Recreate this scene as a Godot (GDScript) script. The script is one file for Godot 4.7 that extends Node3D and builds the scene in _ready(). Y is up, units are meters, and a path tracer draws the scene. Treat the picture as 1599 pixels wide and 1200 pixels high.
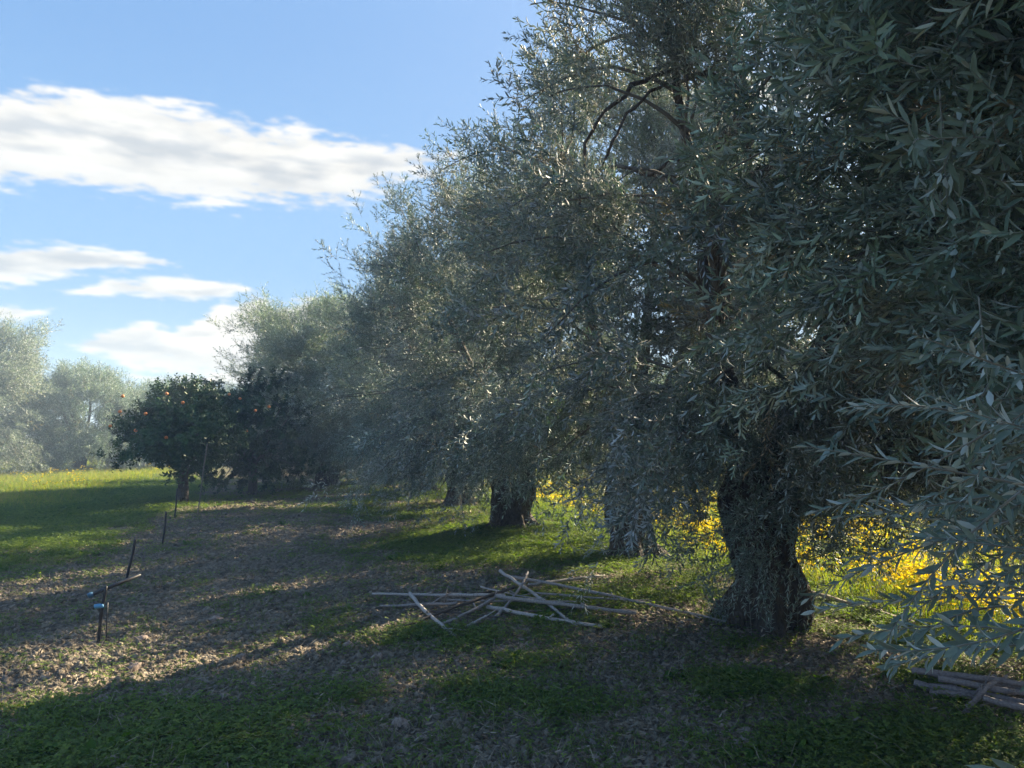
extends Node3D
# An old olive grove in winter light: a row of olives on the right, two orange trees, weeds on tilled soil.
# x runs right, -z runs away from the camera; metres.

const SUN_AZ := 45.0      # degrees right of the view
const SUN_EL := 28.0
var sun_dir := Vector3.ZERO
var M := {}
var taken := {}
var n_fine: FastNoiseLite
var n_patch: FastNoiseLite
var n_soft: FastNoiseLite
var t_start := 0

# ---------------------------------------------------------------- mesh collector
class MB:
	var v := PackedVector3Array()
	var c := PackedColorArray()
	var i := PackedInt32Array()
	func p(a: Vector3, col: Color) -> int:
		v.append(a)
		c.append(col)
		return v.size() - 1
	func t(a: int, b: int, d: int) -> void:
		i.append(a)
		i.append(b)
		i.append(d)
	func q(a: int, b: int, d: int, e: int) -> void:
		t(a, b, d)
		t(a, d, e)
	func mesh(m: Material) -> ArrayMesh:
		var arr := []
		arr.resize(Mesh.ARRAY_MAX)
		arr[Mesh.ARRAY_VERTEX] = v
		arr[Mesh.ARRAY_COLOR] = c
		arr[Mesh.ARRAY_INDEX] = i
		var raw := ArrayMesh.new()
		raw.add_surface_from_arrays(Mesh.PRIMITIVE_TRIANGLES, arr)
		var st := SurfaceTool.new()
		st.create_from(raw, 0)
		st.generate_normals()
		st.index()
		var out := st.commit()
		out.surface_set_material(0, m)
		return out

func gauss(r: RandomNumberGenerator) -> Vector3:
	return Vector3(r.randfn(), r.randfn(), r.randfn())

func basis_y(dir: Vector3, roll: float) -> Basis:
	var y := dir.normalized()
	var h := Vector3.RIGHT if absf(y.y) > 0.9 else Vector3.UP
	var x := h.cross(y).normalized()
	var z := x.cross(y)
	return Basis(x, y, z) * Basis(Vector3.UP, roll)

func bez(a: Vector3, b: Vector3, c: Vector3, t: float) -> Vector3:
	return a.lerp(b, t).lerp(b.lerp(c, t), t)

# A tube along points; lumps > 0 makes it gnarled.
func tube(mb: MB, pts: PackedVector3Array, rad: PackedFloat32Array, sides: int, col: Color, lumps := 0.0, flutes := 0.0, shift := 0.0) -> void:
	var n := pts.size()
	var prev := -1
	var tan0 := (pts[1] - pts[0]).normalized()
	var side := tan0.cross(Vector3(0.31, 0.2, 0.93)).normalized()
	for k in n:
		var tg := (pts[mini(k + 1, n - 1)] - pts[maxi(k - 1, 0)]).normalized()
		side = (side - tg * side.dot(tg)).normalized()
		var up := tg.cross(side)
		var first := mb.v.size()
		for s in sides:
			var a := TAU * s / sides
			var rr := rad[k]
			if lumps > 0.0:
				var q := pts[k] + (side * cos(a) + up * sin(a)) * rad[k]
				rr *= 1.0 + lumps * n_fine.get_noise_3d(q.x * 60.0 + shift, q.y * 26.0, q.z * 60.0)
				var fl := flutes * (1.0 + 2.2 * exp(-maxf(pts[k].y, 0.0) * 5.0)) if flutes > 0.1 else flutes
				rr *= 1.0 + fl * sin(a * 5.0 + shift + pts[k].y * 2.3) + 0.6 * fl * sin(a * 3.0 - shift + pts[k].y * 1.1)
			mb.p(pts[k] + (side * cos(a) + up * sin(a)) * rr, col)
		if prev >= 0:
			for s in sides:
				var s2 := (s + 1) % sides
				mb.q(prev + s, prev + s2, first + s2, first + s)
		prev = first
	var e := mb.p(pts[n - 1] + (pts[n - 1] - pts[n - 2]).normalized() * rad[n - 1] * 0.3, col)
	var b := mb.p(pts[0] - (pts[1] - pts[0]).normalized() * rad[0] * 0.2, col)
	for s in sides:
		var s2 := (s + 1) % sides
		mb.t(prev + s, prev + s2, e)
		mb.t(s + prev - (n - 1) * sides, b, s2 + prev - (n - 1) * sides)

# A folded, curled leaf with an upper and an under side of their own colour.
func leaf(mb: MB, at: Vector3, dir: Vector3, nrm: Vector3, l: float, w: float, curl: float, top: Color, under: Color, two := true, w1 := 0.95, w2 := 0.8) -> void:
	dir = dir.normalized()
	nrm = (nrm - dir * nrm.dot(dir)).normalized()
	var sd := dir.cross(nrm)
	for face in (2 if two else 1):
		var off := nrm * (-0.0006 * face)
		var col := top if face == 0 else under
		var b := mb.p(at + off, col)
		var ids := [b]
		for k in 2:
			var t: float = [0.32, 0.68][k]
			var ww: float = [w1, w2][k] * w * 0.5
			var m := at + dir * l * t - nrm * curl * l * t * t + off
			ids.append(mb.p(m - sd * ww + nrm * ww * 0.35, col))
			ids.append(mb.p(m, col))
			ids.append(mb.p(m + sd * ww + nrm * ww * 0.35, col))
		ids.append(mb.p(at + dir * l * (1.0 - curl * 0.3) - nrm * curl * l + off, col))
		var tri := [0, 1, 2, 0, 2, 3, 1, 4, 5, 1, 5, 2, 2, 5, 6, 2, 6, 3, 4, 7, 5, 5, 7, 6]
		for k in range(0, tri.size(), 3):
			if face == 0:
				mb.t(ids[tri[k]], ids[tri[k + 1]], ids[tri[k + 2]])
			else:
				mb.t(ids[tri[k]], ids[tri[k + 2]], ids[tri[k + 1]])

# ---------------------------------------------------------------- nodes
func numbered(called: String) -> String:
	if not taken.has(called):
		taken[called] = 0
		return called
	taken[called] += 1
	return "%s_%03d" % [called, taken[called]]

func tag(o: Node, label: String, category: String, group := "", kind := "") -> void:
	if label:
		o.set_meta("label", label)
	if category:
		o.set_meta("category", category)
	if group:
		o.set_meta("group", group)
	if kind:
		o.set_meta("kind", kind)

func thing(called: String, label: String, category: String, at: Vector3, group := "") -> Node3D:
	var o := Node3D.new()
	o.name = numbered(called)
	add_child(o)
	o.position = at
	tag(o, label, category, group)
	return o

func obj(called: String, m: Mesh, parent: Node = null) -> MeshInstance3D:
	var o := MeshInstance3D.new()
	o.mesh = m
	if parent == null:
		o.name = numbered(called)
		add_child(o)
	else:
		o.name = called
		parent.add_child(o, true)
	return o

func scatter(called: String, m: Mesh, tr: Array, cols: PackedColorArray, parent: Node = null) -> MultiMeshInstance3D:
	var mm := MultiMesh.new()
	mm.transform_format = MultiMesh.TRANSFORM_3D
	mm.use_colors = true
	mm.mesh = m
	mm.instance_count = tr.size()
	for k in tr.size():
		mm.set_instance_transform(k, tr[k])
		mm.set_instance_color(k, cols[k])
	var o := MultiMeshInstance3D.new()
	o.multimesh = mm
	o.set_meta("kind", "stuff")
	if parent == null:
		o.name = numbered(called)
		add_child(o)
	else:
		o.name = called
		parent.add_child(o, true)
	return o

# ---------------------------------------------------------------- ground
func row_x(d: float) -> float:
	return 4.0 - 0.3 * d

func off_row(x: float, d: float) -> float:      # metres right (+) or left (-) of the tree row
	return (x - row_x(d)) * 0.958

func gh(x: float, d: float) -> float:
	var s := off_row(x, d)
	var tilled := smoothstep(-2.0, -2.8, s) * smoothstep(-7.0, -6.0, s)
	var y := 0.07 * n_soft.get_noise_2d(x * 6.0, d * 6.0)
	y += 0.045 * exp(-s * s / 2.0) 
	y += 0.03 * n_fine.get_noise_2d(x * 30.0, d * 30.0) * (0.4 + 0.6 * tilled)
	y += 0.028 * n_fine.get_noise_2d(x * 110.0, d * 110.0) * (0.35 + 0.65 * tilled)
	return y

func blob(x: float, d: float, cx: float, cd: float, rx: float, rd: float) -> float:
	var a := (x - cx) / rx
	var b := (d - cd) / rd
	return exp(-(a * a + b * b))

func green(x: float, d: float) -> float:        # how much weed cover grows here, 0..1
	var s := off_row(x, d)
	var g := 0.08 - 0.22 * smoothstep(-2.2, -3.0, s) * smoothstep(-6.4, -5.6, s) * smoothstep(4.6, 5.6, d)
	g += 0.42 * smoothstep(-2.5, -1.3, s) * smoothstep(8.0, 10.0, d) * (1.0 - smoothstep(2.0, 4.5, s) * 0.2)
	g += 0.62 * smoothstep(-5.6, -7.2, s) * smoothstep(8.0, 11.0, d)
	g += 0.5 * smoothstep(0.6, 1.6, s)
	g += 0.18 * blob(x, d, -1.6, 4.0, 2.6, 0.5) + 0.2 * blob(x, d, 0.3, 5.2, 1.6, 0.5)
	g += 0.75 * blob(x, d, 0.1, 11.2, 1.5, 1.5)
	g += 0.7 * blob(x, d, 1.45, 4.95, 0.3, 0.25) + 0.95 * blob(x, d, 2.0, 3.85, 0.85, 0.28)
	g += 0.6 * blob(x, d, 1.2, 7.6, 0.8, 0.9) + 0.45 * blob(x, d, -0.7, 6.3, 0.8, 0.3)
	g += 0.55 * blob(x, d, 2.55, 4.9, 0.3, 0.5)
	g += 0.4 * smoothstep(13.0, 17.0, d) * smoothstep(-1.5, -3.0, s)
	g -= 0.5 * blob(x, d, 1.9, 5.2, 0.5, 0.35) + 0.35 * blob(x, d, 2.3, 6.1, 0.35, 0.3)
	g += 0.5 * n_patch.get_noise_2d(x * 8.0, d * 8.0) + 0.55 * n_patch.get_noise_2d(x * 30.0 + 90.0, d * 30.0)
	return clampf(g, 0.0, 1.0)

func yellow(x: float, d: float) -> float:       # how thick the yellow flowers stand
	var s := off_row(x, d)
	var g := 0.6 * smoothstep(0.9, 2.0, s) + 0.05 * smoothstep(-7.5, -8.5, s) * smoothstep(19.0, 22.0, d)
	g *= clampf(0.55 + 2.2 * n_patch.get_noise_2d(x * 12.0 + 300.0, d * 12.0), 0.05, 1.3)
	return clampf(g, 0.0, 1.0)

func steps(lo: float, a: float, b: float, hi: float, fine: float, grow: float) -> PackedFloat32Array:
	var out := PackedFloat32Array()
	var x := a
	while x < b:
		out.append(x)
		x += fine
	var st := fine
	while x < hi:
		out.append(x)
		st *= grow
		x += st
	out.append(hi)
	var neg := PackedFloat32Array()
	x = a
	st = fine
	while x > lo:
		st *= grow
		x -= st
		neg.append(maxf(x, lo))
	neg.reverse()
	neg.append_array(out)
	return neg

func build_ground() -> void:
	var xs := steps(-260.0, -6.5, 5.0, 260.0, 0.06, 1.09)
	var ds := steps(-60.0, 2.0, 13.0, 420.0, 0.06, 1.06)
	var mb := MB.new()
	var nx := xs.size()
	for d in ds:
		for x in xs:
			var g := green(x, d)
			var w := clampf(0.5 + 0.8 * n_patch.get_noise_2d(x * 40.0, d * 40.0), 0.0, 1.0)
			var soil := Color(0.16, 0.14, 0.115).lerp(Color(0.26, 0.225, 0.18), w)
			var moss := Color(0.1, 0.135, 0.045).lerp(Color(0.15, 0.17, 0.055), w)
			mb.p(Vector3(x, gh(x, d), -d), soil.lerp(moss, smoothstep(0.25, 0.8, g) * 0.8))
	for k in ds.size() - 1:
		for j in nx - 1:
			var a := k * nx + j
			mb.q(a, a + nx, a + nx + 1, a + 1)
	var o := obj("ground", mb.mesh(M.soil))
	tag(o, "tilled brown soil patched with low green weeds", "ground", "", "structure")

# ---------------------------------------------------------------- small plants
func tuft_mesh(r: RandomNumberGenerator, blades: int, h: float, spread: float, wide: float, a: Color, b: Color, lean: float) -> ArrayMesh:
	var mb := MB.new()
	for k in blades:
		var at := Vector3(r.randfn(), 0, r.randfn()) * spread
		at.y = -0.01
		var az := r.randf() * TAU
		var out := Vector3(cos(az), 0, sin(az))
		var l := h * r.randf_range(0.5, 1.1)
		var dir := (Vector3.UP + out * r.randf_range(0.1, lean)).normalized()
		var sd := dir.cross(out).normalized()
		if sd.length() < 0.5:
			sd = Vector3.RIGHT
		var col := a.lerp(b, r.randf())
		if r.randf() < 0.2:
			col = Color(0.3, 0.26, 0.14)
		var w := wide * r.randf_range(0.7, 1.2)
		var p0 := at
		var p1 := at + dir * l * 0.5
		var p2 := p1 + (dir + out * lean * 0.7 + Vector3.DOWN * 0.15).normalized() * l * 0.5
		var i0 := mb.p(p0 - sd * w * 0.5, col)
		var i1 := mb.p(p0 + sd * w * 0.5, col)
		var i2 := mb.p(p1 - sd * w * 0.45, col)
		var i3 := mb.p(p1 + sd * w * 0.45, col)
		var i4 := mb.p(p2, col)
		mb.q(i0, i2, i3, i1)
		mb.t(i2, i4, i3)
	return mb.mesh(M.grass)

func weed_mesh(r: RandomNumberGenerator, n: int, spread: float, h: float, l: float, a: Color, b: Color) -> ArrayMesh:
	var mb := MB.new()      # a low leafy weed: trefoil leaves on short stalks
	for k in n:
		var at := Vector3(r.randfn() * spread, 0, r.randfn() * spread)
		var top := at + Vector3(r.randfn() * 0.02, h * r.randf_range(0.4, 1.1), r.randfn() * 0.02)
		var col := a.lerp(b, r.randf())
		var az := r.randf() * TAU
		var i0 := mb.p(at + Vector3(0.0012, -0.01, 0), col)
		var i1 := mb.p(at + Vector3(-0.0012, -0.01, 0), col)
		var i2 := mb.p(top, col)
		mb.t(i0, i1, i2)
		for j in 3:
			var aa := az + TAU * j / 3.0 + r.randf_range(-0.2, 0.2)
			var out := Vector3(cos(aa), r.randf_range(-0.25, 0.45), sin(aa))
			leaf(mb, top, out, Vector3.UP + gauss(r) * 0.25, l * r.randf_range(0.7, 1.2), l * 0.75, 0.15, col, col, false, 0.8, 1.0)
	return mb.mesh(M.grass)

func broad_mesh(r: RandomNumberGenerator, n: int, l: float, a: Color, b: Color) -> ArrayMesh:
	var mb := MB.new()      # a rosette weed with broad upright leaves
	for k in n:
		var az := r.randf() * TAU
		var out := Vector3(cos(az), r.randf_range(0.3, 1.6), sin(az)).normalized()
		var col := a.lerp(b, r.randf())
		leaf(mb, Vector3(r.randfn(), 0, r.randfn()) * 0.015, out, Vector3.UP - out * 0.5 + gauss(r) * 0.2, l * r.randf_range(0.5, 1.1), l * r.randf_range(0.24, 0.36), r.randf_range(0.1, 0.5), col, col, false, 0.75, 1.0)
	return mb.mesh(M.grass)

func flower_mesh(r: RandomNumberGenerator, n: int) -> ArrayMesh:
	var mb := MB.new()
	for k in n:
		var at := Vector3(r.randfn() * 0.06, 0, r.randfn() * 0.06)
		var top := at + Vector3(r.randfn() * 0.02, r.randf_range(0.12, 0.22), r.randfn() * 0.02)
		var g := Color(0.13, 0.2, 0.04)
		mb.t(mb.p(at + Vector3(0.0015, -0.01, 0), g), mb.p(at + Vector3(-0.0015, -0.01, 0), g), mb.p(top, g))
		var ax := (Vector3.UP + gauss(r) * 0.5).normalized()
		var bs := basis_y(ax, r.randf() * TAU)
		var y := Color(0.7, 0.56, 0.03).lerp(Color(0.7, 0.62, 0.06), r.randf())
		for j in 5:
			var a := TAU * j / 5.0
			var out := bs * Vector3(cos(a), 0.75, sin(a))
			leaf(mb, top, out, ax - out * 0.5, 0.021, 0.016, 0.1, y, y, false, 0.7, 1.1)
	return mb.mesh(M.petal)

func stone_mesh(sd: int, sz: Vector3, col: Color, rough: float) -> MB:
	var mb := MB.new()
	var nu := 12
	var nv := 8
	for k in nv + 1:
		for j in nu:
			var a := TAU * j / nu
			var b := PI * k / nv
			var p := Vector3(sin(b) * cos(a), cos(b), sin(b) * sin(a))
			var f := 1.0 + rough * n_fine.get_noise_3d(p.x * 26.0 + sd * 37.0, p.y * 26.0, p.z * 26.0) + rough * 0.5 * n_fine.get_noise_3d(p.x * 70.0 + sd * 37.0, p.y * 70.0, p.z * 70.0)
			mb.p(Vector3(p.x * sz.x, p.y * sz.y, p.z * sz.z) * f, col)
	for k in nv:
		for j in nu:
			var j2 := (j + 1) % nu
			mb.q(k * nu + j, k * nu + j2, (k + 1) * nu + j2, (k + 1) * nu + j)
	return mb

func share(what: String, x: float, d: float) -> float:
	match what:
		"cover":
			return 0.02 + pow(green(x, d), 1.7)
		"lush":
			return pow(green(x, d), 3.0)
		"yellow":
			return yellow(x, d)
		"tall":
			return 0.8 * smoothstep(1.0, 2.4, off_row(x, d)) + 0.6 * smoothstep(-8.0, -9.0, off_row(x, d)) * smoothstep(15.0, 18.0, d)
		"straw":
			return 0.75 - 0.6 * green(x, d)
		"under":
			return 0.3 + 0.7 * smoothstep(-2.6, -0.5, off_row(x, d)) - 0.3 * green(x, d)
	return 0.9 - green(x, d)

# Points spread over the ground that the view can reach, thinner with distance.
func spread(r: RandomNumberGenerator, count: int, d0: float, d1: float, power: float, keep: String) -> Array:
	var out := []
	var tries := 0
	while out.size() < count and tries < count * 8:
		tries += 1
		var d := d0 * pow(d1 / d0, pow(r.randf(), power))
		var x := r.randf_range(-0.78, 0.85) * (d + 1.2)
		if share(keep, x, d) > r.randf():
			out.append(Vector2(x, d))
	return out

func plant(called: String, label: String, category: String, m: Mesh, spots: Array, r: RandomNumberGenerator, s0: float, s1: float, far_grow: float, lo: Color, hi: Color, sink := 0.0, tilt := 0.15) -> void:
	var tr := []
	var cols := PackedColorArray()
	for p: Vector2 in spots:
		var sc := r.randf_range(s0, s1) * (1.0 + far_grow * maxf(p.y - 6.0, 0.0))
		var b := basis_y(Vector3.UP + Vector3(r.randfn(), 0, r.randfn()) * tilt, r.randf() * TAU).scaled(Vector3.ONE * sc)
		tr.append(Transform3D(b, Vector3(p.x, gh(p.x, p.y) - sink, -p.y)))
		cols.append(lo.lerp(hi, r.randf()))
	var o := scatter(called, m, tr, cols)
	tag(o, label, category)

func build_cover() -> void:
	var r := RandomNumberGenerator.new()
	r.seed = 71
	var ga := Color(0.12, 0.175, 0.065)
	var gb := Color(0.22, 0.3, 0.08)
	var lo := Color(0.75, 0.8, 0.75)
	var hi := Color(1.25, 1.15, 1.05)
	plant("low_weeds", "low trefoil weeds spreading over the soil", "weeds", weed_mesh(r, 16, 0.055, 0.035, 0.017, ga, gb), spread(r, 60000, 3.2, 26.0, 0.8, "cover"), r, 0.7, 1.3, 0.03, lo, hi)
	plant("grass", "short green grass growing in patches", "grass", tuft_mesh(r, 14, 0.075, 0.025, 0.0035, ga, gb, 0.9), spread(r, 38000, 3.2, 30.0, 0.75, "cover"), r, 0.6, 1.3, 0.03, lo, hi)
	plant("leafy_weeds", "broad leaved green weeds standing in clumps", "weeds", broad_mesh(r, 11, 0.11, Color(0.05, 0.12, 0.025), Color(0.12, 0.2, 0.04)), spread(r, 11000, 3.4, 26.0, 0.8, "lush"), r, 0.5, 1.25, 0.02, lo, hi)
	plant("yellow_flowers", "yellow wood sorrel flowers carpeting the sunny ground", "flowers", flower_mesh(r, 7), spread(r, 5200, 4.0, 45.0, 0.75, "yellow"), r, 0.8, 1.4, 0.02, Color(0.85, 0.85, 0.85), Color(1.1, 1.1, 1.1))
	plant("tall_grass", "taller grass and sorrel leaves beyond the trees", "grass", tuft_mesh(r, 16, 0.2, 0.05, 0.006, Color(0.17, 0.27, 0.035), Color(0.36, 0.38, 0.06), 0.6), spread(r, 42000, 4.5, 60.0, 0.6, "tall"), r, 0.7, 1.3, 0.015, lo, hi)
	plant("dry_straw", "dry straw and stalks lying on the tilled soil", "straw", straw_mesh(r), spread(r, 14000, 3.2, 18.0, 0.9, "straw"), r, 0.4, 1.1, 0.02, Color(0.5, 0.5, 0.5), Color(1.2, 1.15, 1.1), -0.004, 0.3)
	plant("leaf_litter", "fallen dry olive leaves scattered on the soil", "leaves", litter_mesh(r), spread(r, 17000, 3.2, 16.0, 0.9, "under"), r, 0.6, 1.0, 0.02, Color(0.6, 0.6, 0.6), Color(1.3, 1.25, 1.2), -0.006, 0.2)
	plant("soil_clods", "crumbled clods of tilled brown soil", "soil", stone_mesh(5, Vector3(0.024, 0.014, 0.02), Color(0.19, 0.165, 0.133), 1.1).mesh(M.clod), spread(r, 40000, 3.2, 20.0, 0.85, "bare"), r, 0.15, 1.25, 0.02, Color(0.5, 0.5, 0.5), Color(1.4, 1.35, 1.3), 0.004, 0.5)
	plant("pebbles", "small pale pebbles strewn over the soil", "pebbles", stone_mesh(9, Vector3(0.02, 0.012, 0.015), Color(0.3, 0.27, 0.245), 0.5).mesh(M.stone), spread(r, 1800, 3.2, 18.0, 0.85, "bare"), r, 0.4, 1.5, 0.02, Color(0.7, 0.7, 0.7), Color(1.2, 1.15, 1.1), 0.0, 0.4)

func straw_mesh(r: RandomNumberGenerator) -> ArrayMesh:
	var mb := MB.new()
	for k in 4:
		var a := r.randf() * TAU
		var dir := Vector3(cos(a), r.randf_range(-0.1, 0.35), sin(a))
		var at := Vector3(r.randfn() * 0.05, 0.003, r.randfn() * 0.05)
		var l := r.randf_range(0.04, 0.13)
		var col := Color(0.2, 0.16, 0.11).lerp(Color(0.33, 0.29, 0.22), r.randf())
		leaf(mb, at, dir, Vector3.UP, l, r.randf_range(0.002, 0.0045), r.randf_range(-0.2, 0.3), col, col, false, 1.0, 1.0)
	return mb.mesh(M.dry)

func litter_mesh(r: RandomNumberGenerator) -> ArrayMesh:
	var mb := MB.new()
	for k in 5:
		var a := r.randf() * TAU
		var dir := Vector3(cos(a), r.randf_range(-0.15, 0.3), sin(a))
		var at := Vector3(r.randfn() * 0.06, r.randf_range(0.0, 0.012), r.randfn() * 0.06)
		var col := Color(0.15, 0.1, 0.065).lerp(Color(0.27, 0.235, 0.19), r.randf())
		leaf(mb, at, dir, Vector3.UP + gauss(r) * 0.4, r.randf_range(0.035, 0.06), 0.012, r.randf_range(-0.3, 0.3), col, col, false)
	return mb.mesh(M.dry)

# ---------------------------------------------------------------- olive foliage
func shoot(mb: MB, r: RandomNumberGenerator, a: Vector3, dir: Vector3, l: float, pairs: int, ll: float, lw: float, two: bool, droop: float) -> void:
	var pts := PackedVector3Array()
	var rad := PackedFloat32Array()
	var end := a + dir * l + Vector3.DOWN * droop * l
	var mid := a + dir * l * 0.5
	var seg := 4
	for k in seg + 1:
		pts.append(bez(a, mid, end, float(k) / seg))
		rad.append(lerpf(0.0022, 0.0009, float(k) / seg))
	tube(mb, pts, rad, 3, Color(0.17, 0.17, 0.13))
	var roll := r.randf() * TAU
	for k in pairs:
		var t := lerpf(0.08, 1.0, (k + 0.3 * r.randf()) / maxf(pairs - 1, 1))
		t = minf(t, 1.0)
		var p := bez(a, mid, end, t)
		var tg := (bez(a, mid, end, minf(t + 0.05, 1.0)) - bez(a, mid, end, t - 0.05)).normalized()
		var b := basis_y(tg, roll + k * 1.57 + r.randf_range(-0.35, 0.35))
		for s in [-1.0, 1.0]:
			if r.randf() < 0.06:
				continue
			var spread_a := lerpf(1.0, 0.35, t) * r.randf_range(0.75, 1.2)
			var ld: Vector3 = tg * cos(spread_a) + b.x * s * sin(spread_a)
			var up: Vector3 = (tg * sin(spread_a) - b.x * s * cos(spread_a)) * 0.8 + b.z * r.randfn() * 0.5 + Vector3.UP * 0.35
			var q := r.randf()
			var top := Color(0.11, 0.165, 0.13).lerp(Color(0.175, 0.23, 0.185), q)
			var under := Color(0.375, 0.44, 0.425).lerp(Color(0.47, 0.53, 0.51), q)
			if not two and r.randf() < 0.2:
				top = under
			var size := ll * r.randf_range(0.7, 1.15) * lerpf(1.0, 0.75, t * t)
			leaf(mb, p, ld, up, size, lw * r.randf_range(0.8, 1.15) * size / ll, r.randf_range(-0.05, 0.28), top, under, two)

func spray_mesh(sd: int, l: float, sides: int, pairs: int, ll: float, lw: float, two: bool) -> ArrayMesh:
	var r := RandomNumberGenerator.new()
	r.seed = sd
	var mb := MB.new()
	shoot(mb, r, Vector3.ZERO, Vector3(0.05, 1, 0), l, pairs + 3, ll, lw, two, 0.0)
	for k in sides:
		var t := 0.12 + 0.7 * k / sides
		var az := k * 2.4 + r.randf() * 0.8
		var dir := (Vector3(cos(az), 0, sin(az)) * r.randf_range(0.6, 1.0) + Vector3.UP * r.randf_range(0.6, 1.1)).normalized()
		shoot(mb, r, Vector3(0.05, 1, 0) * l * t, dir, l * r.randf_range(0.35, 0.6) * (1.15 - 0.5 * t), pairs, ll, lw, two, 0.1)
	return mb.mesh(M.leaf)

func outside_path(p: Vector3) -> bool:      # the walked path beside the row is kept free of branches
	return p.x > 0.42 + 0.16 * -p.z and Vector3(p.x, 0, p.z).length() > 1.75

# Gaps in the crowns: the low sun falls through them onto these spots of ground (x, depth, half width, half depth, turn).
const SUNNY := [[-1.65, 6.05, 0.95, 0.16, 0.75], [-2.5, 7.95, 0.85, 0.16, 0.55], [-1.2, 6.75, 0.35, 0.12, 0.6], [2.05, 6.05, 0.6, 0.12, 0.2], [1.35, 8.7, 0.55, 0.35, 0.3], [0.7, 8.4, 0.35, 0.16, 0.3],
	[-2.4, 15.5, 0.9, 0.3, 0.3], [-4.9, 17.5, 1.3, 0.35, 0.2], [-3.8, 20.0, 1.2, 0.4, 0.2], [-1.4, 16.0, 0.5, 0.3, 0.2], [-1.3, 4.15, 0.3, 0.07, 0.6], [0.2, 4.6, 0.25, 0.07, 0.5]]
func lets_sun(p: Vector3, r: RandomNumberGenerator) -> bool:
	var k := p.y / sun_dir.y
	var gx := p.x - sun_dir.x * k
	var gd := -p.z + sun_dir.z * k
	for e in SUNNY:
		var dx: float = gx - e[0]
		var dd: float = gd - e[1]
		var u: float = (dx * cos(e[4]) + dd * sin(e[4])) / (e[2] + 0.12)
		var v: float = (-dx * sin(e[4]) + dd * cos(e[4])) / (e[3] + 0.12)
		if u * u + v * v < 1.0 + 0.25 * r.randfn():
			return true
	return false

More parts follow.
